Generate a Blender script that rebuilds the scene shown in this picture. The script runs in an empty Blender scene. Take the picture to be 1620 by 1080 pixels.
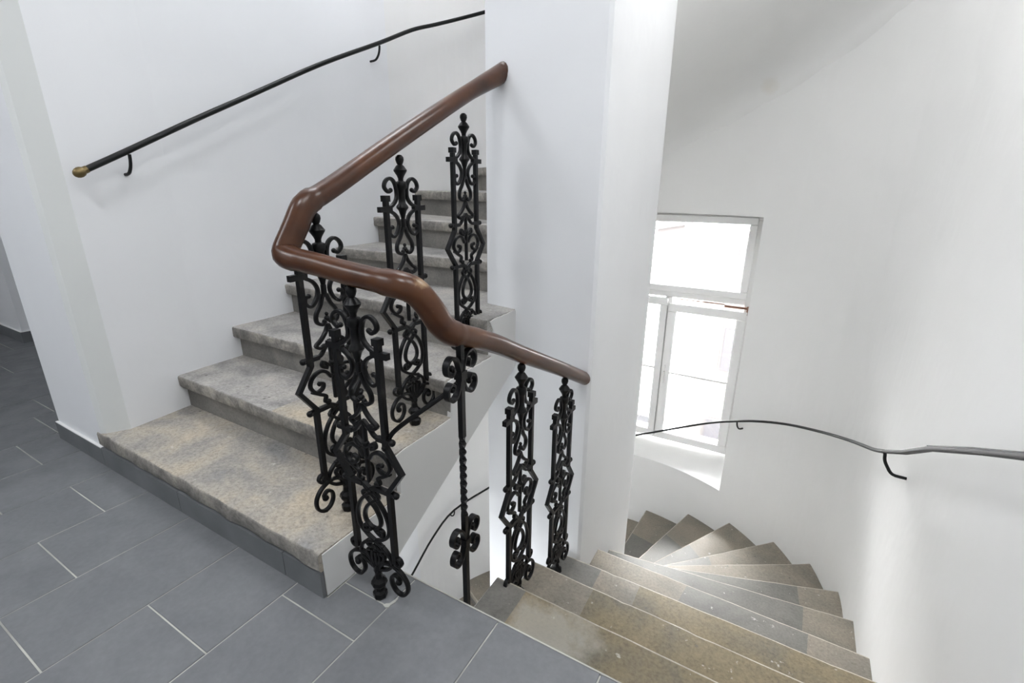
import bpy, bmesh, math, random
from mathutils import Vector, Matrix, noise
random.seed(7)
S = bpy.context.scene
C = S.collection
PI = math.pi

# ------------------------------------------------------------------ camera, world, exposure, big lights
cd = bpy.data.cameras.new('camera'); cam = bpy.data.objects.new('camera', cd); C.objects.link(cam)
cd.sensor_width = 36; cd.lens = 763.886 / 1620 * 36; cd.clip_start = .02
Rr = Vector((0.86489164, 0.50190801, 0.00712701)); Ru = Vector((-0.16136323, 0.26456151, 0.95077291)); Rf = Vector((-0.475315, 0.82346558, -0.30980653))
m3 = Matrix((Rr, Ru, -Rf)).transposed()
cam.matrix_world = Matrix.Translation((0, 0, 1.15878)) @ m3.to_4x4()
S.camera = cam
S.view_settings.view_transform = 'Standard'; S.view_settings.look = 'None'
S.view_settings.gamma = 1; S.view_settings.exposure = .08; S.view_settings.use_curve_mapping = False

w = bpy.data.worlds.new('overcast_sky'); S.world = w; w.use_nodes = True
nt = w.node_tree; bg = nt.nodes['Background']
tc = nt.nodes.new('ShaderNodeTexCoord'); sx = nt.nodes.new('ShaderNodeSeparateXYZ'); rp = nt.nodes.new('ShaderNodeValToRGB')
nt.links.new(tc.outputs['Generated'], sx.inputs[0]); nt.links.new(sx.outputs['Z'], rp.inputs[0]); nt.links.new(rp.outputs[0], bg.inputs[0])
rp.color_ramp.elements[0].color = (1, .985, .96, 1); rp.color_ramp.elements[1].color = (.95, .97, 1, 1)
bg.inputs[1].default_value = 88

def area(name, loc, size, power, col, target=None, sy=None, portal=False):
    l = bpy.data.lights.new(name, 'AREA'); l.shape = 'RECTANGLE'; l.size = size; l.size_y = sy or size; l.energy = power; l.color = col
    o = bpy.data.objects.new(name, l); C.objects.link(o); o.location = loc
    if target: o.rotation_euler = (Vector(target) - Vector(loc)).to_track_quat('-Z', 'Y').to_euler()
    if portal: l.cycles.is_portal = True
    return o
area('window_portal', (-.85, 4.5, -.07), 1.35, 1, (1, 1, 1), (-.85, 3, -.07), 2.3, portal=True)

# ------------------------------------------------------------------ helpers
def link(name, me, mat, parent=None):
    o = bpy.data.objects.new(name, me); C.objects.link(o)
    if mat is not None and not me.materials: me.materials.append(mat)
    if parent is not None:
        o.parent = parent
        t = Vector((0, 0, 0)); p = parent
        while p: t += p.location; p = p.parent
        o.matrix_parent_inverse = Matrix.Identity(4); o.location = -t if parent.get('local') is None else (0, 0, 0)
    return o
class MB:
    def __init__(s): s.v = []; s.f = []; s.m = []; s.sm = []
    def add(s, vs, fs, mi=0, smooth=False):
        b = len(s.v); s.v += [tuple(p) for p in vs]; s.f += [tuple(b + i for i in f) for f in fs]; s.m += [mi] * len(fs); s.sm += [smooth] * len(fs); return s
    def box(s, x0, x1, y0, y1, z0, z1, mi=0):
        vs = [(x, y, z) for z in (z0, z1) for y in (y0, y1) for x in (x0, x1)]
        return s.add(vs, [(0, 2, 3, 1), (4, 5, 7, 6), (0, 1, 5, 4), (2, 6, 7, 3), (0, 4, 6, 2), (1, 3, 7, 5)], mi)
    def prism(s, poly, z0, z1, mi=0, ch=0.0, smooth=False):
        n = len(poly); a = sum(poly[i][0] * poly[(i + 1) % n][1] - poly[(i + 1) % n][0] * poly[i][1] for i in range(n))
        if a < 0: poly = poly[::-1]
        vs = [(x, y, z0) for x, y in poly] + [(x, y, z1 - ch) for x, y in poly]
        fs = [tuple(range(n))[::-1]] + [(i, (i + 1) % n, n + (i + 1) % n, n + i) for i in range(n)]
        if ch > 0:
            ins = []
            for i in range(n):
                p0, p1, p2 = Vector(poly[i - 1]), Vector(poly[i]), Vector(poly[(i + 1) % n])
                d1 = (p1 - p0).normalized(); d2 = (p2 - p1).normalized()
                n1 = Vector((-d1.y, d1.x)); n2 = Vector((-d2.y, d2.x)); k = (n1 + n2)
                k = k / max(.3, k.dot(n1)); q = p1 + k * ch; ins.append((q.x, q.y, z1))
            vs += ins; fs += [(n + i, n + (i + 1) % n, 2 * n + (i + 1) % n, 2 * n + i) for i in range(n)] + [tuple(range(2 * n, 3 * n))]
        else: fs.append(tuple(range(n, 2 * n)))
        return s.add(vs, fs, mi, smooth)
    def tube(s, pts, sec, up=None, mi=0, smooth=True, twist=None, scale=None):
        """sweep closed section sec [(a,b)] along pts; a along side, b along up-ish normal"""
        pts = [Vector(p) for p in pts]; n = len(pts); k = len(sec); vs = []
        N = Vector(up).normalized() if up is not None else None
        prev = None
        for i, p in enumerate(pts):
            t = (pts[min(i + 1, n - 1)] - pts[max(i - 1, 0)]).normalized()
            if N is not None: side = t.cross(N); side = side.normalized() if side.length > 1e-5 else prev[0]; nn = side.cross(t).normalized()
            else:
                if prev is None:
                    a = Vector((0, 0, 1)) if abs(t.z) < .95 else Vector((1, 0, 0)); side = t.cross(a).normalized()
                else: side = (prev[0] - t * prev[0].dot(t)).normalized()
                nn = side.cross(t).normalized()
            prev = (side, nn); tw = twist[i] if twist else 0; sc = scale[i] if scale else 1
            c, q = math.cos(tw) * sc, math.sin(tw) * sc
            for a, b in sec: vs.append(p + side * (a * c - b * q) + nn * (a * q + b * c))
        fs = [(i * k + j, i * k + (j + 1) % k, (i + 1) * k + (j + 1) % k, (i + 1) * k + j) for i in range(n - 1) for j in range(k)]
        fs += [tuple(range(k))[::-1], tuple(range((n - 1) * k, n * k))]
        return s.add(vs, fs, mi, smooth)
    def lathe(s, prof, cx=0, cy=0, seg=12, mi=0, smooth=True, axis='z'):
        vs = []; n = len(prof)
        for r, z in prof:
            for j in range(seg):
                a = 2 * PI * j / seg; vs.append((cx + r * math.cos(a), cy + r * math.sin(a), z))
        fs = [(i * seg + j, i * seg + (j + 1) % seg, (i + 1) * seg + (j + 1) % seg, (i + 1) * seg + j) for i in range(n - 1) for j in range(seg)]
        fs += [tuple(range(seg))[::-1], tuple(range((n - 1) * seg, n * seg))]
        return s.add(vs, fs, mi, smooth)
    def build(s, name, mat, parent=None, sharp=40, tri=False):
        me = bpy.data.meshes.new(name); me.from_pydata(s.v, [], s.f)
        mats = mat if isinstance(mat, (list, tuple)) else [mat]
        for m in mats: me.materials.append(m)
        me.polygons.foreach_set('material_index', s.m); me.polygons.foreach_set('use_smooth', s.sm)
        bm = bmesh.new(); bm.from_mesh(me)
        bmesh.ops.recalc_face_normals(bm, faces=bm.faces)
        big = [f for f in bm.faces if len(f.verts) > 4]
        if big: bmesh.ops.triangulate(bm, faces=big)
        bm.to_mesh(me); bm.free(); me.update()
        if any(s.sm): me.set_sharp_from_angle(angle=math.radians(sharp))
        return link(name, me, None, parent)
def box_sec(a, b): return [(-a, -b), (a, -b), (a, b), (-a, b)]
def oval(a, b, n=10): return [(a * math.cos(2 * PI * i / n), b * math.sin(2 * PI * i / n)) for i in range(n)]
def rrect(a, b, r):
    o = []
    for cx, cy, s0 in ((a - r, b - r, 0), (-a + r, b - r, 90), (-a + r, -b + r, 180), (a - r, -b + r, 270)):
        for d in (0, 45, 90): o.append((cx + r * math.cos(math.radians(s0 + d)), cy + r * math.sin(math.radians(s0 + d))))
    return o
def crom(P, n=5):
    P = [Vector(p) for p in P]; out = []
    for i in range(len(P) - 1):
        p0 = P[i - 1] if i else P[0] * 2 - P[1]; p1 = P[i]; p2 = P[i + 1]; p3 = P[i + 2] if i + 2 < len(P) else P[-1] * 2 - P[-2]
        for j in range(n):
            t = j / n
            out.append(.5 * ((2 * p1) + (p2 - p0) * t + (2 * p0 - 5 * p1 + 4 * p2 - p3) * t * t + (3 * p1 - p0 - 3 * p2 + p3) * t ** 3))
    out.append(P[-1]); return out
def props(o, label=None, cat=None, group=None, kind=None):
    if label: o['label'] = label
    if cat: o['category'] = cat
    if group: o['group'] = group
    if kind: o['kind'] = kind
    return o
def empty(name, loc, **k):
    o = bpy.data.objects.new(name, None); C.objects.link(o); o.location = loc; o.empty_display_size = .1
    return props(o, **k)

# ------------------------------------------------------------------ materials
def mat(name, col, rough=.5, spec=.5, metal=0, coat=0):
    m = bpy.data.materials.new(name); m.use_nodes = True; b = m.node_tree.nodes['Principled BSDF']
    b.inputs['Base Color'].default_value = (*col, 1); b.inputs['Roughness'].default_value = rough
    b.inputs['Specular IOR Level'].default_value = spec; b.inputs['Metallic'].default_value = metal; b.inputs['Coat Weight'].default_value = coat
    return m
def nz(m, scale, detail=4, rough=.55, vec=None, dist=0):
    n = m.node_tree.nodes.new('ShaderNodeTexNoise'); n.inputs['Scale'].default_value = scale; n.inputs['Detail'].default_value = detail
    n.inputs['Roughness'].default_value = rough; n.inputs['Distortion'].default_value = dist
    if vec is None:
        t = m.node_tree.nodes.new('ShaderNodeNewGeometry'); vec = t.outputs['Position']
    m.node_tree.links.new(vec, n.inputs['Vector']); return n.outputs['Fac']
def ramp(m, fac, stops):
    r = m.node_tree.nodes.new('ShaderNodeValToRGB'); e = r.color_ramp.elements
    while len(e) < len(stops): e.new(.5)
    for i, (p, c) in enumerate(stops): e[i].position = p; e[i].color = (*c, 1) if len(c) == 3 else c
    m.node_tree.links.new(fac, r.inputs[0]); return r.outputs[0]
def mix(m, fac, a, b, mode='MIX'):
    n = m.node_tree.nodes.new('ShaderNodeMix'); n.data_type = 'RGBA'; n.blend_type = mode
    for s, x in ((n.inputs[0], fac), (n.inputs[6], a), (n.inputs[7], b)):
        if isinstance(x, (int, float)): s.default_value = x
        elif isinstance(x, tuple): s.default_value = (*x, 1)
        else: m.node_tree.links.new(x, s)
    return n.outputs[2]
def setin(m, sock, x): m.node_tree.links.new(x, m.node_tree.nodes['Principled BSDF'].inputs[sock])
def bump(m, h, strength, dist=.01):
    b = m.node_tree.nodes.new('ShaderNodeBump'); b.inputs['Strength'].default_value = strength; b.inputs['Distance'].default_value = dist
    m.node_tree.links.new(h, b.inputs['Height']); setin(m, 'Normal', b.outputs[0])

def plaster(name, col):
    m = mat(name, col, .6, .25)
    c2 = tuple(x * .965 for x in col)
    setin(m, 'Base Color', ramp(m, nz(m, 1.3, 3), [(.35, c2), (.65, col)]))
    bump(m, nz(m, 3.5, 3), .35, .02); return m
PL = plaster('white_plaster', (.81, .82, .835))
PLW = plaster('warm_white_plaster', (.82, .82, .81))
PLC = plaster('dull_corner_plaster', (.70, .715, .70))  # duller plaster tone for the chamfered corner faces
PLS = plaster('grey_white_plaster', (.70, .70, .69))

TILE = mat('grey_floor_tile', (.13, .14, .15), .42, .45)
_a = nz(TILE, 5, 6, .6, dist=.6); _b = nz(TILE, 60, 3)
setin(TILE, 'Base Color', mix(TILE, .25, ramp(TILE, _a, [(.3, (.135, .141, .150)), (.7, (.195, .201, .211))]), ramp(TILE, _b, [(.35, (.13, .135, .143)), (.7, (.20, .206, .215))])))
setin(TILE, 'Roughness', ramp(TILE, nz(TILE, 9, 3), [(.3, (.38,) * 3), (.7, (.55,) * 3)]))
bump(TILE, _b, .08, .003)
SKT = mat('dark_skirting_tile', (.12, .125, .13), .45, .4)
setin(SKT, 'Base Color', ramp(SKT, nz(SKT, 6, 5), [(.3, (.115, .122, .128)), (.7, (.165, .172, .18))]))
GROUT = mat('grout', (.50, .50, .46), .9, .1)
setin(GROUT, 'Base Color', ramp(GROUT, nz(GROUT, 4, 4), [(.35, (.30, .30, .28)), (.6, (.52, .52, .48))]))

def stone(name, cols, rough=(.35, .6), speck=.5, pits=True, sc=3.0):
    m = mat(name, cols[0], .5, .5)
    big = ramp(m, nz(m, sc, 5, .6, dist=.4), [(.30, cols[0]), (.5, cols[1]), (.70, cols[2])])
    fine = ramp(m, nz(m, 95, 4, .7), [(.32, (.45,) * 3), (.5, (.9,) * 3), (.72, (1.25,) * 3)])
    c = mix(m, speck, big, fine, 'MULTIPLY')
    if pits:
        v = m.node_tree.nodes.new('ShaderNodeTexVoronoi'); v.inputs['Scale'].default_value = 16
        g = m.node_tree.nodes.new('ShaderNodeNewGeometry'); m.node_tree.links.new(g.outputs['Position'], v.inputs['Vector'])
        pm = ramp(m, v.outputs['Distance'], [(.07, (.75,) * 3), (.14, (0,) * 3)])
        pn = ramp(m, nz(m, 7, 2), [(.52, (0,) * 3), (.60, (1,) * 3)])
        f = mix(m, 1.0, pm, pn, 'MULTIPLY')
        c = mix(m, f, c, (.10, .095, .085))
        wn = ramp(m, nz(m, 30, 3, .6), [(.68, (0,) * 3), (.73, (.55,) * 3)])
        c = mix(m, wn, c, (.60, .58, .54))
    setin(m, 'Base Color', c)
    setin(m, 'Roughness', ramp(m, nz(m, 5, 3), [(.3, (rough[0],) * 3), (.7, (rough[1],) * 3)])); m.node_tree.nodes['Principled BSDF'].inputs['Specular IOR Level'].default_value = .22
    bump(m, nz(m, 70, 5, .7), .35, .004); return m
ST_UP = stone('worn_grey_stone', [(.22, .215, .21), (.37, .355, .335), (.48, .45, .41)], (.5, .75), .6, True, 5.5)
ST_UPT = stone('dusty_tan_stone', [(.26, .255, .25), (.39, .36, .315), (.50, .43, .33)], (.5, .75), .65, True, 4.2)
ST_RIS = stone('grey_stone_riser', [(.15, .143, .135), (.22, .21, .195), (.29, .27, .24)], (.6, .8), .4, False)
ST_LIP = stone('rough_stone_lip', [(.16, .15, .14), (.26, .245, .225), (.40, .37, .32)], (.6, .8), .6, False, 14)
ST_OCH = stone('ochre_stone', [(.14, .128, .10), (.20, .165, .105), (.24, .195, .12)], (.5, .65), .6)
ST_TAN = stone('tan_stone', [(.17, .158, .135), (.235, .21, .172), (.28, .247, .20)], (.48, .6), .45)
ST_DRK = stone('dark_cement_patch', [(.11, .108, .098), (.15, .146, .132), (.19, .182, .165)], (.42, .52), .35)
def blob(m, centre, rad, col, col_in=None, sc=7, amt=.85):
    nt = m.node_tree; g = nt.nodes.new('ShaderNodeNewGeometry'); d = nt.nodes.new('ShaderNodeVectorMath'); d.operation = 'DISTANCE'
    nt.links.new(g.outputs['Position'], d.inputs[0]); d.inputs[1].default_value = centre
    a = nt.nodes.new('ShaderNodeMath'); a.operation = 'MULTIPLY_ADD'; a.inputs[1].default_value = rad * 1.6; nt.links.new(nz(m, sc, 5, .65), a.inputs[0]); nt.links.new(d.outputs['Value'], a.inputs[2])
    f = ramp(m, a.outputs[0], [(rad * 1.2, (amt,) * 3), (rad * 1.75, (0,) * 3)])
    b = m.node_tree.nodes['Principled BSDF'].inputs['Base Color']; old = b.links[0].from_socket
    setin(m, 'Base Color', mix(m, f, old, col))
blob(ST_OCH, (-.47, 1.05, -.16), .17, (.42, .40, .36), amt=.6)
ST_PAL = stone('pale_repair_mortar', [(.36, .34, .30), (.48, .45, .41), (.56, .54, .50)], (.5, .7), .3)
ST_EDG = stone('worn_light_edge', [(.28, .255, .21), (.38, .345, .285), (.48, .44, .375)], (.4, .6), .4, False, 8)

IRON = mat('black_cast_iron', (.0035, .0035, .004), .36, .22)
bump(IRON, nz(IRON, 120, 3), .25, .001)
IRON2 = mat('black_painted_rail', (.008, .009, .009), .4, .25)
GREYM = mat('dark_grey_rail', (.02, .02, .021), .55, .2)
WOOD = mat('varnished_brown_wood', (.13, .05, .02), .28, .38)
WOOD.node_tree.nodes['Principled BSDF'].inputs['Coat Roughness'].default_value = .18
_w = nz(WOOD, 6, 4, .55, dist=.5)
_c = ramp(WOOD, _w, [(.3, (.034, .0115, .0045)), (.5, (.056, .0185, .0065)), (.72, (.085, .030, .009))])
_n = ramp(WOOD, nz(WOOD, 85, 4, .7), [(.70, (0, 0, 0)), (.74, (.7, .7, .7))])
setin(WOOD, 'Base Color', mix(WOOD, _n, _c, (.34, .20, .11)))
bump(WOOD, nz(WOOD, 16, 3), .10, .004)
blob(WOOD, (-.695, .80, .95), .022, (.36, .25, .15), sc=55, amt=.75)
BRASS = mat('dull_brass', (.17, .125, .055), .4, .5, .7)
FRAME = mat('white_window_plastic', (.84, .84, .83), .35, .5)
RUST = mat('rusty_gap', (.18, .09, .06), .8)
DOOR = mat('burgundy_door', (.06, .008, .02), .4)
LAMPM = mat('lamp_housing', (.8, .8, .8), .4)
EM = bpy.data.materials.new('lamp_diffuser'); EM.use_nodes = True
_e = EM.node_tree.nodes['Principled BSDF']; _e.inputs['Emission Color'].default_value = (.95, .97, 1, 1); _e.inputs['Emission Strength'].default_value = 4
GLASS = bpy.data.materials.new('window_glass'); GLASS.use_nodes = True
g = GLASS.node_tree; g.nodes.remove(g.nodes['Principled BSDF']); o_ = g.nodes['Material Output']
tr = g.nodes.new('ShaderNodeBsdfTransparent'); gl = g.nodes.new('ShaderNodeBsdfGlossy'); gl.inputs['Roughness'].default_value = .02
fr = g.nodes.new('ShaderNodeFresnel'); fr.inputs[0].default_value = 1.45; mx = g.nodes.new('ShaderNodeMixShader')
g.links.new(fr.outputs[0], mx.inputs[0]); g.links.new(tr.outputs[0], mx.inputs[1]); g.links.new(gl.outputs[0], mx.inputs[2]); g.links.new(mx.outputs[0], o_.inputs[0])
FAC = mat('pale_facade', (.30, .30, .30), 1, 0); FAC2 = mat('pale_beige_facade', (.033, .0315, .0305), 1, 0)
FWIN = mat('distant_window', (.0195, .019, .0205), 1, 0); FTRIM = mat('distant_trim', (.026, .0245, .0245), 1, 0); YARD = mat('courtyard_paving', (.018, .018, .0187), 1, 0)

blob(PLW, (-.30, 3.83, 1.79), .09, (.70, .66, .58), sc=5, amt=.5)
# ------------------------------------------------------------------ stair lines
CX, CY, RO = -.92, 2.53, 1.445
zN = lambda k: -.16 * k
Nl = {0: ((-1.03, .885), (.56, .885)), 1: ((-.72, 1.165), (.56, 1.145)), 2: ((-.72, 1.45), (.56, 1.42)), 3: ((-.72, 1.72), (.56, 1.71)),
      4: ((-.65, 2.01), (.56, 1.985)), 5: ((-.655, 2.215), (.57, 2.36)), 6: ((-.66, 2.325), (.53, 2.735)), 7: ((-.66, 2.455), (.41, 3.11)),
      8: ((-.665, 2.56), (.23, 3.46)), 9: ((-.70, 2.65), (-.09, 3.75)), 10: ((-.78, 2.76), (-.43, 3.93)), 11: ((-.90, 2.79), (-.815, 4.01)),
      12: ((-.98, 2.79), (-1.20, 4.0)), 13: ((-1.06, 2.76), (-1.57, 3.88)), 14: ((-1.13, 2.68), (-1.88, 3.68)), 15: ((-1.16, 2.60), (-2.13, 3.39)),
      16: ((-1.18, 2.50), (-2.33, 3.06)), 17: ((-1.18, 2.40), (-2.40, 2.70)), 18: ((-1.18, 2.28), (-2.42, 2.35)), 19: ((-1.12, 2.0), (-2.42, 2.0)),
      20: ((-1.09, 1.72), (-2.42, 1.72)), 21: ((-1.09, 1.45), (-2.42, 1.45)), 22: ((-1.09, 1.165), (-2.42, 1.165))}
zT = lambda k: .16 * k - .007
Tl = {1: ((-1.03, .69), (-2.42, .695)), 2: ((-1.03, 1.0), (-2.42, 1.01)), 3: ((-1.03, 1.29), (-2.42, 1.30)), 4: ((-1.03, 1.58), (-2.42, 1.625)),
      5: ((-1.15, 2.02), (-2.42, 1.985)), 6: ((-1.17, 2.19), (-2.42, 2.315)), 7: ((-1.17, 2.33), (-2.40, 2.72)), 8: ((-1.17, 2.45), (-2.23, 3.24)),
      9: ((-1.16, 2.58), (-2.0, 3.55)), 10: ((-1.12, 2.69), (-1.73, 3.80)), 11: ((-1.05, 2.77), (-1.41, 3.94)), 12: ((-.96, 2.79), (-1.05, 4.01)),
      13: ((-.87, 2.79), (-.68, 4.0)), 14: ((-.78, 2.75), (-.32, 3.89)), 15: ((-.71, 2.66), (0.0, 3.69)), 16: ((-.665, 2.56), (.28, 3.40)),
      17: ((-.66, 2.44), (.47, 3.03)), 18: ((-.66, 2.33), (.56, 2.66)), 19: ((-.65, 2.2), (.57, 2.31)), 20: ((-.65, 1.98), (.57, 1.98)),
      21: ((-.65, 1.70), (.57, 1.70)), 22: ((-.65, 1.42), (.57, 1.42))}

# ------------------------------------------------------------------ structure: walls
ZB, ZT = -3.9, 3.6
def strip_wall(mb, path, z0, z1, thick_dir=None, smooth=True):
    n = len(path); vs = [(x, y, z) for z in (z0, z1) for x, y in path]
    mb.add(vs, [(i, i + 1, n + i + 1, n + i) for i in range(n - 1)], 0, smooth)

# left wall of the stair with its chamfered front corner
lw = [(-2.856, .70), (-2.392, .70), (-2.37, .712), (-2.33, .785), (-2.335, .83), (-2.365, 1.15), (-2.365, 2.53), (-2.75, 2.53), (-2.75, 4.0), (-2.856, 4.0)]
m = MB(); m.prism(lw, ZB, ZT)
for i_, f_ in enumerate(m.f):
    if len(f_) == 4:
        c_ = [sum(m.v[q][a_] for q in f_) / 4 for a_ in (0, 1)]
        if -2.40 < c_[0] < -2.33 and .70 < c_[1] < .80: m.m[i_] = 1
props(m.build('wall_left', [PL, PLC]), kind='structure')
# curved far wall with the window hole
WX0, WX1, WZ0, WZ1, WY = -1.49, -.215, -1.215, .955, 4.2
angs = [PI - i * PI / 64 for i in range(65)]
aw1 = math.acos((WX1 - CX) / RO); aw0 = math.acos((WX0 - CX) / RO)
angs = sorted(set([a for a in angs if abs(a - aw1) > .012 and abs(a - aw0) > .012] + [aw0, aw1]), reverse=True)
arc = [(CX + RO * math.cos(a), CY + RO * math.sin(a), a) for a in angs]
m = MB()
for i in range(len(arc) - 1):
    (x0, y0, a0), (x1, y1, a1) = arc[i], arc[i + 1]; win = (a0 + a1) / 2 < aw0 and (a0 + a1) / 2 > aw1
    for z0, z1 in (((ZB, WZ0), (WZ1, ZT)) if win else ((ZB, WZ0), (WZ0, WZ1), (WZ1, ZT))):
        m.add([(x0, y0, z0), (x1, y1, z0), (x1, y1, z1), (x0, y0, z1)], [(0, 1, 2, 3)], 0, True)
        ro = RO + .47
        p0 = (CX + ro * math.cos(a0), CY + ro * math.sin(a0)); p1 = (CX + ro * math.cos(a1), CY + ro * math.sin(a1))
        m.add([(*p0, z0), (*p1, z0), (*p1, z1), (*p0, z1)], [(3, 2, 1, 0)], 0, True)
    if win:   # head of the recess
        m.add([(x0, y0, WZ1), (x1, y1, WZ1), (x1, 4.42, WZ1), (x0, 4.42, WZ1)], [(0, 1, 2, 3)])
for a, sx_ in ((aw0, -1), (aw1, 1)):
    x, y = CX + RO * math.cos(a), CY + RO * math.sin(a); xb = x - sx_ * .0
    m.add([(x, y, WZ0), (xb, 4.42, WZ0), (xb, 4.42, WZ1), (x, y, WZ1)], [(0, 1, 2, 3)])
me_w = m
wf = me_w.build('wall_far', PLW, sharp=30)
props(wf, kind='structure')
bm = bmesh.new(); bm.from_mesh(wf.data); bmesh.ops.remove_doubles(bm, verts=bm.verts, dist=1e-5); bm.to_mesh(wf.data); bm.free()
wf.data.set_sharp_from_angle(angle=math.radians(30))
# right wall
m = MB(); m.prism([(.525, 2.53), (.525, -1.8), (.8, -1.8), (.8, 2.53)], ZB, ZT); props(m.build('wall_right', PLW), kind='structure')
# core wall between the flights
core = [(-1.20, 1.86), (-1.195, 1.84), (-1.175, 1.832), (-.65, 1.748), (-.635, 1.755), (-.63, 1.775), (-.632, 2.0), (-.634, 2.53)]
for i in range(1, 24):
    a = i * PI / 24; core.append((-.917 + .283 * math.cos(a), 2.53 + .283 * math.sin(a)))
core.append((-1.20, 2.53))
m = MB(); m.prism(core, ZB, ZT, 0, 0, True); props(m.build('wall_middle', PL, sharp=25), kind='structure')
# passage and hall walls far out
m = MB(); m.box(-5.34, -4.885, 1.15, 4.0, -.2, 3.2); props(m.build('wall_passage', PL), kind='structure')
m = MB(); m.box(-8.0, -7.6, -1.8, 4.0, -.2, 3.2); props(m.build('wall_end', PL), kind='structure')
m = MB(); m.box(-8.0, -2.8, 4.0, 4.2, -.2, 3.2); props(m.build('wall_back_left', PL), kind='structure')
m = MB(); m.box(-8.0, .8, -2.0, -1.8, -.2, 3.2); props(m.build('wall_back', PL), kind='structure')
m = MB(); m.box(-8.0, .8, -2.0, .95, 3.2, 3.5); m.box(-8.0, -2.8, .95, 4.2, 3.2, 3.5); props(m.build('ceiling', PL), kind='structure')
m = MB(); m.box(-2.9, .8, .9, 4.5, ZT, ZT + .1); props(m.build('ceiling_upper', PL), kind='structure')
m = MB(); m.box(-2.9, .8, -1.8, 4.5, ZB - .1, -3.68); props(m.build('floor_lower', SKT), kind='structure')
m = MB(); m.box(-2.9, .8, -1.9, -1.8, ZB, -.22); props(m.build('wall_lower_back', PLW), kind='structure')
m = MB(); m.box(-2.9, -2.365, -1.8, .70, ZB, -.22); props(m.build('wall_lower_left', PLW), kind='structure')
d = empty('door_1', (-7.59, 1.6, 0), kind='structure')
m = MB(); m.box(-7.61, -7.57, 1.1, 2.1, 0, 2.1); m.build('door_leaf', DOOR, d)
m = MB(); m.box(-7.61, -7.55, 1.03, 1.1, 0, 2.17); m.box(-7.61, -7.55, 2.1, 2.17, 0, 2.17); m.box(-7.61, -7.55, 1.1, 2.1, 2.1, 2.17); m.build('door_frame', DOOR, d)

# ------------------------------------------------------------------ floor slab and tiles
fl = empty('floor', (0, 0, 0), kind='structure')
m = MB(); m.prism([(-7.6, -1.8), (.525, -1.8), (.525, .880), (-1.026, .880), (-1.026, .70), (-2.856, .70), (-2.856, 4.0), (-7.6, 4.0)], -.22, -.0025)
m.build('slab', GROUT, fl)
G = .0022
joint = {-2.3468: .548, -2.0468: .359, -1.7468: .183, -1.4468: .418, -.8468: .285, -.5468: .285, -.2468: .345, .0532: .1, .3532: .4, -2.6468: .35, -2.9468: .556, -3.2468: .707, -3.5468: .79 - .6, -3.8468: .55}
def tile(poly):
    m = MB(); m.prism(poly, -.011, random.uniform(-.0004, .0004), 0, .0012); m.build('tile', TILE, fl)
def clip_rects(x0, x1, y0, y1):
    out = []
    def cl(a0, a1, b0, b1):
        X0, X1, Y0, Y1 = max(x0, a0), min(x1, a1), max(y0, b0), min(y1, b1)
        if X1 - X0 > .015 and Y1 - Y0 > .015: out.append((X0, X1, Y0, Y1))
    if x0 < -2.85 and x1 > -2.86:
        cl(x0, x1, max(y0, -1.8), .699); cl(x0, -2.858, .70, y1); return out
    if x1 <= -2.85: cl(-7.6, -2.858, -1.8, 4)
    elif x0 < -1.14: cl(-2.9, -.8, -1.8, .699)
    else: cl(-1.2, .523, -1.8, .883)
    return out
for i in range(-14, 11):
    x0 = round(-2.3468 + i * .3, 4); x1 = x0 + .3
    if x0 > .5: continue
    if abs(x0 + 1.1468) < .001: continue
    j = joint.get(x0, (i * .217) % .6)
    k0 = -4
    for k in range(-4, 7):
        a, b = j + k * .6, j + k * .6 + .6
        for (X0, X1, Y0, Y1) in clip_rects(x0 + G, x1 - G, a + G, b - G): tile([(X0, Y0), (X1, Y0), (X1, Y1), (X0, Y1)])
xa, xb = -1.1468 + G, -.8468 - G
for a, b in ((-1.763, -1.163), (-1.163, -.563), (-.563, .037)): tile([(xa, a + G), (xb, a + G), (xb, b - G), (xa, b - G)])
tile([(xa, .037 + G), (xb, .037 + G), (xb, .637 - G), (xa, .637 - G)])
tile([(xa, .637 + G), (xb, .637 + G), (xb, .765 - G), (-1.022, .765 - G), (-1.022, .698), (xa, .698)])
tile([(-1.022, .765 + G), (xb, .765 + G), (xb, .883), (-1.022, .883)])
m = MB(); m.box(-1.025, .523, .8832, .8875, -.02, .0006); m.build('edge_trim', GROUT, fl)
m = MB(); m.prism([(-.862, .760), (-.850, .757), (-.842, .762), (-.843, .770), (-.838, .786), (-.841, .800), (-.847, .790), (-.850, .774), (-.859, .768)], -.002, .0016); m.build('mortar_smear', GROUT, fl)
# ------------------------------------------------------------------ skirting tiles
def skirting(name, segs, z=.083):
    e = empty(name, (segs[0][0], segs[0][2], 0), kind='structure')
    for x0, x1, y0, y1 in segs:
        m = MB(); m.box(min(x0, x1), max(x0, x1), y0, y1, .0005, z); m.build('skirting_tile', SKT, e)
        m = MB(); m.box(min(x0, x1), max(x0, x1), y0 + .001, y1, z, z + .004); m.build('caulk_line', PLW, e)
    return e
skirting('baseboard_left', [(-2.866, -2.4025, .689, .70)])
sk = empty('baseboard_stair', (-2.4, .69, 0), kind='structure')
for x0, x1 in ((-2.3995, -1.8015), (-1.7985, -1.2015), (-1.1985, -1.029)):
    m = MB(); m.box(x0, x1, .689, .70, .0005, .088); m.build('skirting_tile', SKT, sk)
sp = empty('baseboard_passage', (-4.88, 1.15, 0), kind='structure')
for b in ((-5.35, -4.875, 1.139, 1.15), (-4.885, -4.874, 1.15, 1.75), (-4.885, -4.874, 1.753, 2.35)):
    m = MB(); m.box(*b, .0005, .083); m.build('skirting_tile', SKT, sp)
    m = MB(); m.box(*b, .083, .087); m.build('caulk_line', PLW, sp)

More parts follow.
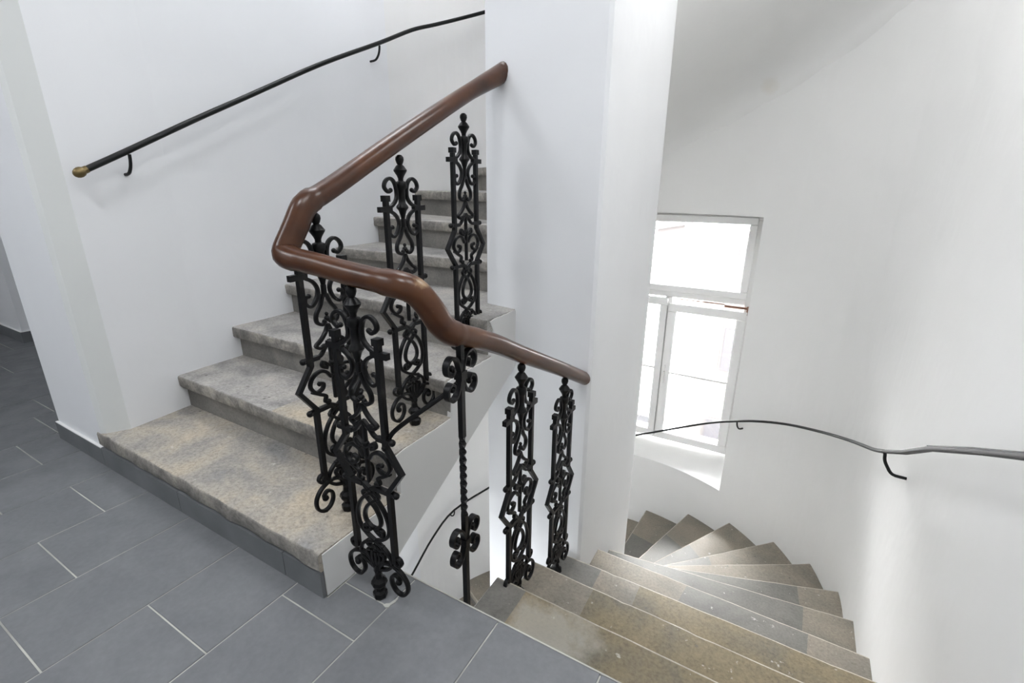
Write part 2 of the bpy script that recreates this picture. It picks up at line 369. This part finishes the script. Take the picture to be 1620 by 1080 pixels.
# ------------------------------------------------------------------ stairs
def L2(p, q, t): return Vector((p[0] + (q[0] - p[0]) * t, p[1] + (q[1] - p[1]) * t))
def tread(name, fr_, bk, z, mats, parts, parent, seed=0, chip=.003, lipmat=None, lip=.05, backext=.06, white=None):
    """stone slab from nosing line fr_ back to line bk; parts = [(t_end, material index)]"""
    n = 44; m = MB(); ring = []
    for i in range(n + 1):
        t = i / n; F = L2(*fr_, t); B = L2(*bk, t); dr = (B - F); Ln = dr.length; dr = dr / Ln if Ln > 1e-4 else Vector((0, 1))
        j = noise.noise(Vector((t * 9, seed * 3.1, 0))) * chip + max(0, noise.noise(Vector((t * 22, seed * 7.7, 3))) - .25) * chip * 3
        j2 = noise.noise(Vector((t * 14, seed, 9))) * chip
        prof = [(.030, -lip), (.004 + abs(j2), -lip), (j2, -lip + .006), (j, -.009), (.003 + j, -.0025), (.010 + j, 0), (Ln * .5, -.0015), (Ln + backext, 0), (Ln + backext, -lip)]
        ring.append([(F.x + dr.x * a, F.y + dr.y * a, z + b) for a, b in prof])
    k = len(ring[0])
    for i in range(n):
        t = (i + .5) / n; mi = next((mm for te, mm in parts if t <= te), parts[-1][1])
        for j in range(k):
            jj = (j + 1) % k
            q = mi
            if lipmat is not None and j in (1, 2, 3): q = lipmat
            if lipmat is not None and j == 4 and white: q = lipmat
            m.add([ring[i][j], ring[i + 1][j], ring[i + 1][jj], ring[i][jj]], [(0, 1, 2, 3)], q, j in (1, 2, 3, 4, 5))
    m.add(ring[0], [tuple(range(k))], parts[0][1]); m.add(ring[-1], [tuple(range(k))], parts[-1][1])
    o = m.build(name, mats, parent)
    bm = bmesh.new(); bm.from_mesh(o.data); bmesh.ops.remove_doubles(bm, verts=bm.verts, dist=1e-6); bmesh.ops.recalc_face_normals(bm, faces=bm.faces); bm.to_mesh(o.data); bm.free()
    o.data.set_sharp_from_angle(angle=math.radians(50))
    return o
def riser(fr_, bk, z0, z1, mt, parent, sb=.03, th=.03):
    m = MB(); n = 12; a = []
    for i in range(n + 1):
        t = i / n; F = L2(*fr_, t); B = L2(*bk, t); dr = (B - F).normalized()
        w_ = noise.noise(Vector((t * 7, z0 * 5, 1))) * .002
        p = F + dr * (sb + w_); q = F + dr * (sb + th); a.append((p, q))
    vs = []
    for p, q in a: vs += [(p.x, p.y, z0), (p.x, p.y, z1), (q.x, q.y, z1), (q.x, q.y, z0)]
    fs = [(i * 4 + j, i * 4 + 4 + j, i * 4 + 4 + (j + 1) % 4, i * 4 + (j + 1) % 4) for i in range(n) for j in range(4)] + [(0, 1, 2, 3), (n * 4, n * 4 + 1, n * 4 + 2, n * 4 + 3)]
    m.add(vs, fs); return m.build('riser', mt, parent)

up = empty('staircase', (-1.7, .70, 0), label='upper stone flight rising from the tiled landing, behind the newel, with white plastered side', cat='staircase', kind='structure')
UPM = [ST_UP, ST_UPT, ST_LIP, ST_PAL]
for k in range(1, 22):
    parts = [(1, 1)] if k == 1 else ([(.45, 1), (1, 0)] if k == 2 else [(1, 0)])
    tr_ = tread('step', Tl[k], Tl[k + 1] if k != 4 else ((-1.03, 2.0), (-2.42, 1.985)), zT(k), UPM, parts, up, seed=k, chip=.006 if k < 5 else .003, lipmat=2, lip=.062 if k == 1 else .055)
    z0 = zT(k - 1) if k > 1 else .0
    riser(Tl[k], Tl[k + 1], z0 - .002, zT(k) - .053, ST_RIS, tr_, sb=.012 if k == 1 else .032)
def soffit(stations, name, mt, parent, cove=.16):
    ts = [0, .03, .1, .25, .5, .62] + [.66 + .302 * math.sin(math.radians(a_)) for a_ in (10, 20, 30, 40, 50, 60, 70, 80, 90)] + [1]; m = MB(); vs = []; n = len(ts)
    for (I, O, z) in stations:
        for t in ts:
            p = L2(I, O, t); c = min(1, max(0, (t - .66) / .302))
            vs.append((p.x, p.y, z - cove * (1 - math.sqrt(1 - c * c)) + .02 * (1 - t) - (.05 if t == 1 else 0)))
    N = len(stations)
    m.add(vs, [(i * n + j, i * n + j + 1, (i + 1) * n + j + 1, (i + 1) * n + j) for i in range(N - 1) for j in range(n - 1)], 0, True)
    vs2 = [(x, y, z + .05) for x, y, z in vs]
    m.add(vs2, [(i * n + j, (i + 1) * n + j, (i + 1) * n + j + 1, i * n + j + 1) for i in range(N - 1) for j in range(n - 1)], 0, True)
    o = m.build(name, mt, parent, sharp=80); return o
sz = lambda y: .318 - .40 + .545 * (y - .99)
st = [((-1.03, y), (-2.42, y), sz(y)) for y in (.70, .885, 1.0, 1.2, 1.4, 1.6, 1.80)] + [((-1.03, 1.88), (-2.42, 1.9), sz(1.88))]
for k in range(5, 20):
    if k == 5: continue
    st.append((Tl[k][0], Tl[k][1], zT(k) - (.40 if k < 8 else .37)))
st += [((-.65, y), (.57, y), z) for y, z in ((1.98, zT(20) - .37), (1.7, zT(21) - .37), (1.42, zT(22) - .35), (.9, 3.2))]
soffit(st, 'soffit', PLW, up, .19)
def stringer(x0, x1, pts, mt, parent):
    m = MB(); n = len(pts)
    vs = [(x0, y, z) for y, z in pts] + [(x1, y, z) for y, z in pts]
    m.add(vs, [tuple(range(n)), tuple(range(n, 2 * n))[::-1]] + [(i, (i + 1) % n, n + (i + 1) % n, n + i) for i in range(n)])
    return m.build('stringer', mt, parent)
pts = [(.703, 0.001), (.703, zT(1) - .006)]
rs = random.Random(3)
def wob(y0, y1, z, n):
    return [(y0 + (y1 - y0) * i / n, z + rs.uniform(-.003, .001)) for i in range(1, n)]
ys = [.703, Tl[2][0][1] + .03, Tl[3][0][1] + .03, Tl[4][0][1] + .03, 1.84]
for k in range(1, 5):
    y0, y1 = ys[k - 1], ys[k]
    z = zT(k) - .004
    if k > 1: pts += [(y0 + rs.uniform(0, .006), zT(k - 1) + .04), (y0 + rs.uniform(-.002, .012), zT(k) - .05), (y0 - .012, z - .006)]
    pts += wob(y0, y1, z, 9)
    if k < 4: pts += [(y1, z)]
pts += [(1.84, zT(4) - .004), (1.84, sz(1.84))] + [(y, sz(y)) for y in (1.7, 1.5, 1.3, 1.1, .95, .886)] + [(.886, 0.001)]
stringer(-1.045, -1.026, pts, PLS, up)

dn = empty('staircase', (-.1, .9, -.16), label='lower stone flight winding down from the landing edge around the white middle wall', cat='staircase', kind='structure')
DM = [ST_OCH, ST_TAN, ST_DRK, ST_PAL, ST_EDG]
spec = {1: [(.10, 2), (1, 0)], 2: [(.20, 1), (1, 0)], 3: [(.16, 2), (.30, 1), (1, 0)], 4: [(.38, 1), (.80, 2), (1, 1)], 5: [(.80, 2), (1, 1)],
        6: [(.82, 2), (1, 1)], 7: [(.80, 1), (1, 1)], 8: [(.55, 2), (1, 1)], 9: [(.6, 2), (1, 1)], 10: [(.66, 2), (1, 1)], 11: [(.66, 2), (1, 1)]}
for k in range(1, 23):
    bk = Nl[k - 1] if k > 1 else ((-.72, .885), (.56, .885))
    tr_ = tread('step', Nl[k], bk, zN(k), DM, spec.get(k, [(1, 1)]), dn, seed=k + 40, chip=.003, lipmat=4, lip=.05, backext=.04, white=True)
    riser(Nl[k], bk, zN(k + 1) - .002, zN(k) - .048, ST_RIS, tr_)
m = MB(); m.box(-1.02, .53, .82, .878, -.42, -.225); m.build('riser', ST_RIS, dn)
pts = [(.89, zN(1) - .003)]
for k in range(1, 4): pts += [(Nl[k][0][1] - .03, zN(k) - .003), (Nl[k][0][1] - .03, zN(k + 1) - .003)]
pts += [(1.80, zN(4) - .003), (1.80, -.92), (.89, -.42)]
stringer(-.7215, -.708, pts, PLS, dn)
st = [((-.72, .82), (.57, .82), -.45), ((-.72, 1.3), (.57, 1.3), -.70), ((-.72, 1.72), (.57, 1.72), -.93), ((-.65, 2.0), (.57, 2.0), -1.05)] + [(Nl[k][0], Nl[k][1], zN(k) - .40) for k in range(5, 19)]
st += [((-1.03, y), (-2.42, y), z) for y, z in ((2.0, zN(19) - .4), (1.72, zN(20) - .38), (1.45, zN(21) - .3), (1.1, -3.8))]
soffit(st, 'soffit', PLW, dn, .05)

# ------------------------------------------------------------------ window
w1 = empty('window_1', (-.85, 4.2, -1.1), kind='structure')
def bars(name, rects, y0, y1, mt, parent, bev=.006):
    m = MB()
    for x0, x1, z0, z1 in rects: m.box(x0, x1, y0, y1, z0, z1)
    o = m.build(name, mt, parent)
    if bev:
        b = o.modifiers.new('bevel', 'BEVEL'); b.width = bev; b.segments = 2; b.limit_method = 'ANGLE'
    return o
def ring(x0, x1, z0, z1, t): return [(x0, x1, z0, z0 + t), (x0, x1, z1 - t, z1), (x0, x0 + t, z0 + t, z1 - t), (x1 - t, x1, z0 + t, z1 - t)]
X0, X1 = -1.475, -.232
bars('frame', ring(X0, X1, -1.11, .953, .045) + [(X0 + .045, X1 - .045, .245, .30)], 4.21, 4.28, FRAME, w1)
bars('transom_sash', ring(X0 + .03, X1 - .035, .295, .93, .055), 4.185, 4.25, FRAME, w1)
m = MB(); m.box(X0 + .08, X1 - .08, 4.215, 4.221, .34, .885); m.build('pane', GLASS, w1)
bars('mullion', [(-.895, -.835, -1.07, .25)], 4.20, 4.27, FRAME, w1)
cl_ = bars('casement', ring(X0 + .03, -.868, -1.085, .235, .062), 4.175, 4.235, FRAME, w1)
m = MB(); m.box(X0 + .08, -.92, 4.20, 4.206, -1.03, .18); m.build('pane', GLASS, cl_)
bars('glazing_bar', [(X0 + .08, -.92, -.42, -.402)], 4.192, 4.214, FRAME, cl_, .002)
cr_ = bars('casement', ring(-.858, -.245, -1.085, .198, .068) + [], 4.165, 4.23, FRAME, w1)
m = MB(); m.box(-.80, -.30, 4.195, 4.201, -1.02, .14); m.build('pane', GLASS, cr_)
bars('glazing_bar', [(-.80, -.30, -.443, -.425)], 4.186, 4.21, FRAME, cr_, .002)
m = MB(); m.box(-.835, -.828, 4.158, 4.17, -.50, -.36); m.tube(crom([(-.832, 4.16, -.42), (-.832, 4.135, -.42), (-.832, 4.13, -.45), (-.832, 4.13, -.52)], 3), oval(.008, .006, 8)); m.build('handle', FRAME, cr_)
m = MB(); m.box(-.42, -.245, 4.19, 4.205, .215, .232); m.box(-.252, -.243, 4.18, 4.2, .17, .24); m.box(-.80, -.42, 4.20, 4.208, .232, .24); m.build('rusty_hinge_strip', RUST, w1)
# sill: curved front edge follows the wall
m = MB(); A_ = [a for a in angs if aw1 - 1e-6 <= a <= aw0 + 1e-6]
fr2 = [(CX + (RO - .006) * math.cos(a), CY + (RO - .006) * math.sin(a)) for a in A_]
poly = fr2 + [(WX1, 4.42), (WX0, 4.42)]
n = len(poly); vs = [(x, y, WZ0 - .03) for x, y in poly] + [(x, y, (-1.215 if i < len(fr2) else -1.09)) for i, (x, y) in enumerate(poly)]
m.add(vs, [tuple(range(n))[::-1], tuple(range(n, 2 * n))] + [(i, (i + 1) % n, n + (i + 1) % n, n + i) for i in range(n)]); m.build('window_sill', PLW, w1)

# ------------------------------------------------------------------ outside
hb = empty('building', (-2.5, 12, -5.5), label='pale sunlit facade across the courtyard, seen through the window', cat='building')
m = MB(); m.box(-16, 10, 12, 14, -5.5, 3.5); m.build('wall', FAC, hb)
m = MB(); m.box(-1.6, 10, 11.5, 12.0, -5.5, .2); m.build('wing_wall', FAC2, hb)
for x, z, ww, hh in ((-1.05, -2.9, .34, 1.0), (-1.2, -4.9, .5, .7), (.6, -2.9, .8, 1.1), (.5, -.9, .8, 1.0), (-1.0, .35 - .9, .25, .5)):
    f_ = MB(); f_.box(x - .05, x + ww + .05, 11.46, 11.52, z - .06, z + hh + .06); fo = f_.build('window_surround', FTRIM, hb)
    f_ = MB(); f_.box(x, x + ww, 11.44, 11.5, z, z + hh); f_.build('window', FWIN, fo)
for x in (-7.5, -5.9, -4.3, -2.9):
    f_ = MB(); f_.box(x, x + .6, 11.95, 12.02, -.6, .6); f_.build('window', FTRIM, hb)
m = MB(); m.tube([(-8, 11.9, -.9), (-2.1, 11.9, .35)], box_sec(.02, .05), up=(0, 1, 0), smooth=False); m.build('roof_edge', FTRIM, hb)
m = MB(); m.box(-16, 10, 4.9, 14, -5.6, -5.5); props(m.build('courtyard_ground', YARD), kind='structure')
m = MB(); m.box(-3.9, -2.5, 10.6, 11.6, -5.5, -4.55); o = m.build('garden_shed', YARD); b = o.modifiers.new('bevel', 'BEVEL'); b.width = .03
props(o, 'low grey shed at the foot of the facade beyond the left casement', 'shed')

# ------------------------------------------------------------------ balusters
BW = .00365
def pu(du, y): return (du * BW, (560 - y) * .002416)
def flat(m, pts2, hw=.0050, hd=.0060, n=4, raw=False, taper=True):
    P = [(p[0], 0, p[1]) for p in pts2]; Q = crom(P, n) if not raw else [Vector(p) for p in P]
    m.tube(Q, rrect(hw, hd, hw * .45), up=(0, 1, 0))
def ball(m, u, v, r, y=0, seg=8):
    pr = [(r * math.sin(PI * i / 6) + 1e-5, v - r * math.cos(PI * i / 6)) for i in range(7)]; m.lathe(pr, u, y, seg)
S1 = [  # half patterns, mirrored left and right (pixel offsets from the axis, picture row)
 [(19, 241), (12, 237), (7, 229), (6.5, 218), (9, 208), (14, 204), (19, 208), (20.5, 215), (16.5, 220.5), (13, 218.5)],
 [(17, 243), (9, 250), (5.5, 260), (8, 271), (13, 277), (17.5, 273), (17, 266), (13.5, 265)],
 [(1.5, 266), (4.5, 277), (9.5, 288), (9.5, 297), (5, 301), (2, 298)],
 [(0, 302), (3, 311), (8, 319), (13, 324.5), (9, 328.5), (5, 326)],
 [(0, 322), (5, 329), (9, 336), (13, 338), (19, 338)],
 [(0, 353), (5, 350), (8.5, 346), (9.5, 351), (5, 354.5)],
 [(3, 367), (7, 359), (13, 356), (20, 361), (22.5, 371), (18, 380), (12, 378.5), (10.5, 372.5), (14.5, 370)],
 [(21.5, 378), (15, 384), (9.5, 389), (10.5, 396), (6, 397.5)],
 [(8, 400), (1, 406), (-8, 414.5), (-3, 422), (4, 431), (8, 443), (7.5, 453), (3, 459), (0, 460)],
 [(-8, 401), (-3, 409), (5, 418), (12, 430), (16, 446), (15, 462), (8, 472), (0, 478), (-9, 484), (-15, 493), (-16.5, 503), (-11, 512), (-4, 517)],
 [(0, 459), (4, 464.5), (9, 466.5), (9.5, 461), (6.5, 459.5)],
 [(0, 483), (4, 488.5), (8.5, 486.5), (7.5, 481)],
 [(0, 516), (6, 506), (9, 496), (5, 493)],
 [(0, 517), (4, 503), (3, 492)],
]
CRL = [(13.2, 218.5), (14, 264.8), (14.2, 371), (7, 397), (6.8, 461), (7.6, 482.5), (2.5, 298)]
FOOT = [(.008, .100), (.020, .124), (.040, .137), (.066, .137), (.094, .124), (.112, .098), (.110, .068), (.090, .050), (.067, .054), (.053, .076), (.056, .100), (.072, .110), (.084, .100), (.082, .090)]
def baluster_meshes():
    D = {}
    m = MB(); c = lambda y: (560 - y) * .002416
    m.lathe([(.0005, .9305), (.007, .929), (.0125, .923), (.0135, .915), (.011, .907), (.008, .901), (.013, .897), (.0215, .885), (.0205, .881), (.012, .868), (.0085, .860), (.0085, .853), (.016, .850), (.018, .846), (.018, .832), (.013, .826), (.011, .80), (.012, .785), (.019, .776), (.020, .771), (.013, .762), (.008, .745), (.004, .72)], seg=12)
    D['finial'] = m
    for s, nm in ((-1, 'side_bar'), (1, 'side_bar')):
        m = MB(); p = [pu(20 * s, 231), pu(20 * s, 346), pu(33 * s, 373), pu(20 * s, 400), (20 * s * BW, .152)]
        m.tube([(a, 0, b) for a, b in p], box_sec(.0072, .0072), up=(0, 1, 0), smooth=False)
        m.box(20 * s * BW - .0105, 20 * s * BW + .0105, -.0105, .0105, pu(0, 239)[1] + .016, pu(0, 239)[1] + .034)
        D[nm + ('a' if s < 0 else 'b')] = m
    for i, (y, ins) in enumerate(((242, 14), (338, 12), (403, 7))):
        for s in (-1, 1):
            m = MB(); a = pu(ins * s, y); b = pu((28.5 if i == 0 else 26) * s, y); c = pu(20 * s, y)
            m.tube([(a[0], 0, a[1]), (c[0], 0, c[1]), (b[0], 0, b[1])], box_sec(.0062 + .002 * (i == 0), .0072), up=(0, 1, 0), smooth=False)
            if i: ball(m, b[0], b[1], .0098)
            D['crossbar%d' % (i * 2 + (s > 0))] = m
    m = MB()
    for st_ in S1:
        for s in (-1, 1): flat(m, [pu(a * s, y) for a, y in st_])
    for a, y in CRL:
        for s in (-1, 1): ball(m, *pu(a * s, y), .0072)
    ball(m, *pu(0, 295), .009); ball(m, *pu(0, 289.5), .006)
    flat(m, [pu(0, 255), pu(0, 269)], .007, .006, raw=True); flat(m, [pu(0, 322), pu(0, 396)], .0052, .006, raw=True); flat(m, [pu(0, 518), pu(0, 494)], .0065, .006, raw=True)
    ball(m, *pu(0, 350), .0105); ball(m, *pu(0, 366), .008); ball(m, *pu(0, 490), .0085)
    D['scrollwork'] = m
    m = MB()
    for s in (-1, 1):
        flat(m, [(a * s, b) for a, b in FOOT], .0048, .0065)
        ball(m, .080 * s, .090, .0105); ball(m, .082 * s, .046, .006)
        flat(m, [((.083 + .0125 * math.cos(t * PI / 4)) * s, .160 + .0125 * math.sin(t * PI / 4)) for t in range(9)], .0045, .0065, 2)
    D['foot_scroll'] = m
    m = MB(); m.lathe([(.019, .0), (.021, .006), (.021, .020), (.014, .026), (.012, .034), (.020, .042), (.024, .050), (.022, .060), (.012, .070), (.010, .085), (.013, .095), (.010, .108), (.004, .118)], seg=8, smooth=False)
    D['base_knob'] = m
    return D
BM = {}
def baluster(loc, rz, label, group='cast iron balusters', sz_=1):
    e = empty('baluster', loc, label=label, cat='baluster', group=group); e.rotation_euler.z = rz; e.scale.z = sz_
    if not BM:
        for k, mm in baluster_meshes().items():
            nm = k.rstrip('ab0123456789') if not k.startswith(('base', 'foot')) else k
            o = mm.build(nm, IRON, None); o.parent = e; BM[k] = (nm, o)
    else:
        for k, (nm, src) in BM.items():
            o = src.copy(); C.objects.link(o); o.parent = e
    return e
baluster((-1.117, .883, zT(1)), PI / 2, 'ornate black iron baluster on the lowest stone step, just behind the newel')
baluster((-1.11, 1.213, zT(2)), PI / 2 , 'ornate black iron baluster on the second step up, middle of the upper rail')
baluster((-1.122, 1.577, zT(3)), PI / 2, 'ornate black iron baluster highest up the stairs, beside the middle wall')
baluster((-.893, .782, 0.0), 0, 'ornate black iron newel panel standing on the grey tiled landing')
baluster((-.676, 1.232, zN(2)), PI / 2 , 'ornate black iron baluster on the lower flight nearest the twisted post', sz_=1.022)
baluster((-.669, 1.560, zN(3)), PI / 2 , 'ornate black iron baluster on the lower flight nearest the middle wall', sz_=1.02)

# ------------------------------------------------------------------ twisted post with scrolls and brace
PX, PY = -.662, .895
tp = empty('twisted_post', (PX, PY, -.1), label='thin black twisted iron post fixed at the landing edge under the rail bend', cat='post')
m = MB(); zs = [-.10 + i * .01 for i in range(93)]; pts = [(PX, PY, z) for z in zs if z < .83]
tw = [0 if z < .30 else min((z - .30) / .24, 1) * PI * 5 for z in zs if z < .83]
m.tube(pts, box_sec(.0072, .0072), up=None, twist=tw, smooth=False); m.build('shaft', IRON, tp)
m = MB(); m.box(PX - .012, PX + .012, PY - .012, PY + .012, .700, .722); m.build('collar', IRON, tp)
m = MB(); m.box(PX - .012, PX + .012, PY - .012, PY + .012, .205, .225); m.build('collar', IRON, tp)
SC = [(.005, -.002), (.009, .022), (.022, .043), (.042, .048), (.057, .036), (.056, .018), (.043, .009), (.032, .016), (.034, .026)]
for zc in (.711, .215):
    for s in (-1, 1):
        m = MB()
        for v in (-1, 1):
            m.tube(crom([(PX, PY + a * s, zc + b * v * 1.15) for a, b in SC], 4), box_sec(.0032, .0085), up=(1, 0, 0)); mm = MB()
            pr = [(.0085 * math.sin(PI * i / 6) + 1e-5, zc + .024 * v * 1.15 - .0085 * math.cos(PI * i / 6)) for i in range(7)]; m.lathe(pr, PX, PY + .035 * s, 8)
        m.build('scroll', IRON, tp)
m = MB(); m.tube(crom([(-.822, .782, .515), (-.815, .788, .54), (-.79, .805, .575), (-.70, .865, .655), (-.668, .888, .69)], 5), oval(.0065, .0065, 8)); ball(m, -.822, .515, .011, .782); m.build('brace', IRON, tp)

# ------------------------------------------------------------------ wooden handrail
PA = [(-1.10, 1.845, 1.585), (-1.115, 1.80, 1.560), (-1.115, 1.57, 1.458), (-1.112, 1.224, 1.290), (-1.114, .95, 1.150), (-1.116, .868, 1.112)]
PB = [(-1.1165, .852, 1.100), (-1.118, .841, 1.084), (-1.122, .826, 1.055), (-1.128, .800, 1.010), (-1.129, .790, .993), (-1.122, .783, .983), (-1.105, .781, .978)]
PC = [(-1.09, .781, .976), (-1.0, .783, .968), (-.90, .784, .957), (-.80, .784, .949), (-.735, .787, .944), (-.706, .800, .930), (-.690, .826, .890),
      (-.683, .850, .850), (-.676, .880, .822), (-.670, .93, .800), (-.670, 1.06, .745), (-.672, 1.23, .660), (-.668, 1.56, .497), (-.666, 1.80, .374)]
Q = crom(PA, 6)[:-1] + [Vector(p) for p in [PA[-1]]] + crom(PB, 2) + crom(PC, 5)
m = MB(); sc = []
for i, q in enumerate(Q):
    s_ = 1.0
    if q.y > 1.6 and q.z > 1.2: s_ = 1 + .30 * max(0, (q.y - 1.62) / .22)
    if q.z < 1.12 and q.z > .975 and q.x < -1.08: s_ = 1.12
    if q.x > -.80 and .78 < q.y < .90: s_ = 1.10
    if q.y > 1.0 and q.z < 1: s_ = .95
    sc.append(s_ * (1 + .015 * noise.noise(q * 14)))
m.tube(Q, oval(.0285, .0285, 16), up=None, scale=sc)
o = m.build('wooden_handrail', WOOD, sharp=70)
props(o, 'thick varnished brown wooden handrail bending over the iron balusters, worn and chipped', 'handrail')

# ------------------------------------------------------------------ wall handrails
def bracket(p, wall, mt, parent, s=1.0, drop=.075):
    """J hook from under the rail down and into the wall"""
    p = Vector(p); d = Vector(wall)
    m = MB(); m.tube(crom([p + Vector((0, 0, -.004)), p + d * .004 + Vector((0, 0, -.03)), p + d * .016 + Vector((0, 0, -.055)), p + d * .04 + Vector((0, 0, -drop)), p + d * .085 + Vector((0, 0, -drop - .004))], 4), oval(.0062, .0062, 8))
    m.build('bracket', mt, parent)
e = empty('wall_handrail', (-2.28, .81, 1.18), label='slim black handrail with a brass knob rising along the left stair wall', cat='handrail')
rl = [(-2.27, .83, 1.197), (-2.28, .965, 1.262), (-2.285, 1.25, 1.405), (-2.285, 1.538, 1.545), (-2.285, 1.95, 1.745), (-2.283, 2.381, 1.932)]
for a in (174, 166, 158, 150, 142, 134, 126, 118):
    r = RO - .08; rl.append((CX + r * math.cos(math.radians(a)), CY + r * math.sin(math.radians(a)), 2.065 + (174 - a) * .0086))
m = MB(); m.tube(crom(rl, 4), oval(.0115, .0115, 10)); m.build('rail', IRON2, e)
m = MB(); pr = [(.0185 * math.sin(PI * i / 8) + 1e-5, -.0225 * math.cos(PI * i / 8)) for i in range(9)]; m.lathe(pr, 0, 0, 12); o = m.build('knob', BRASS, e)
o.data.transform(Matrix.Translation((-2.272, .812, 1.188)) @ Matrix.Rotation(math.radians(-63), 4, 'X'))
m = MB(); m.tube([(-2.272, .818, 1.191), (-2.270, .836, 1.200)], oval(.013, .013, 10)); m.build('collar', BRASS, e)
bracket((-2.281, .985, 1.262), (-1, 0, 0), IRON2, e); bracket((-2.283, 2.385, 1.925), (-1, 0, 0), IRON2, e)
e = empty('wall_handrail', (.44, 1.18, .67), label='flat dark grey handrail curving down along the right wall below the window', cat='handrail')
rr = [(.45, .72, .89), (.445, 1.18, .676), (.442, 1.40, .574), (.438, 1.70, .428)]
rr2 = [(.438, 1.70, .428), (.440, 1.95, .288), (.440, 2.21, .158)]
m = MB(); m.tube(rr, rrect(.0125, .006, .003), up=(0, 0, 1)); m.tube([(x - .002, y, z + .007) for x, y, z in rr], rrect(.007, .003, .001), up=(0, 0, 1)); m.build('rail', GREYM, e)
r = RO - .075; cur = [(.440, 2.21, .158), (.446, 2.40, .070), (.447, 2.557, .003)]
for a, z in ((11.07, -.09), (20, -.17), (28.1, -.241), (38, -.327), (47, -.414), (55.3, -.505), (66.5, -.643), (79.6, -.824), (94.3, -1.0), (110, -1.14), (125, -1.29), (138, -1.42), (148, -1.514), (165, -1.6), (176, -1.731)):
    cur.append((CX + r * math.cos(math.radians(a)), CY + r * math.sin(math.radians(a)), z))
cur += [(-2.285, 2.366, -1.884), (-2.285, 2.1, -2.03), (-2.285, 1.5, -2.36), (-2.285, 1.0, -2.62)]
m = MB(); m.tube(rr2, rrect(.011, .006, .003), up=(0, 0, 1)); m.build('rail', GREYM, e)
m = MB(); m.tube(crom(cur, 4), oval(.0105, .0085, 10)); m.build('rail', IRON2, e)
bracket((.440, 2.195, .160), (1, 0, 0), IRON2, e, drop=.085)
a = math.radians(56.5); bracket((CX + r * math.cos(a), CY + r * math.sin(a), -.518), (math.cos(a), math.sin(a), 0), IRON2, e)
a = math.radians(165); bracket((CX + r * math.cos(a), CY + r * math.sin(a), -1.61), (math.cos(a), math.sin(a), 0), IRON2, e)

# ------------------------------------------------------------------ ceiling lamps, some of them unseen fill lamps added for brightness
def lamp(x, y, zc, power, label, s=.5, col=(.94, .965, 1)):
    e = empty('ceiling_or_fill_lamp', (x, y, zc - .08), label=label, cat='lamp')
    m = MB(); m.box(x - s / 2 - .02, x + s / 2 + .02, y - s / 2 - .02, y + s / 2 + .02, zc - .05, zc); m.build('housing', LAMPM, e)
    m = MB(); m.box(x - s / 2, x + s / 2, y - s / 2, y + s / 2, zc - .08, zc - .05); m.build('diffuser', EM, e)
    area('lamp_light', (x, y, zc - .09), s, power, col); return e
lamp(-.9, -.45, 3.2, 19, 'square ceiling lamp above the landing beside the stairs', .42)
lamp(-3.3, -1.2, 3.2, 26, 'square fill lamp added over the left end of the hall', .9)  # unseen lamp, added to brighten the front face of the left wall
lamp(-1.75, 1.9, ZT, 14, 'square fill lamp added high above the upper flight', .7)  # added out of view to brighten the wall along the upper flight
lamp(-1.6, .1, -.22, 65, 'square ceiling lamp under the landing above the floor below', .7)
lamp(.02, .25, 3.2, 11, 'square fill lamp added above the head of the lower flight', .8, (1, .99, .97))  # extra lamp added to lift the right wall and the lower flight
lamp(-.06, 2.1, 2.64, 6.5, 'fill lamp added under the soffit above the lower flight', .6, (1, .98, .95))  # invented lamp that fills the stairwell, right wall and far wall
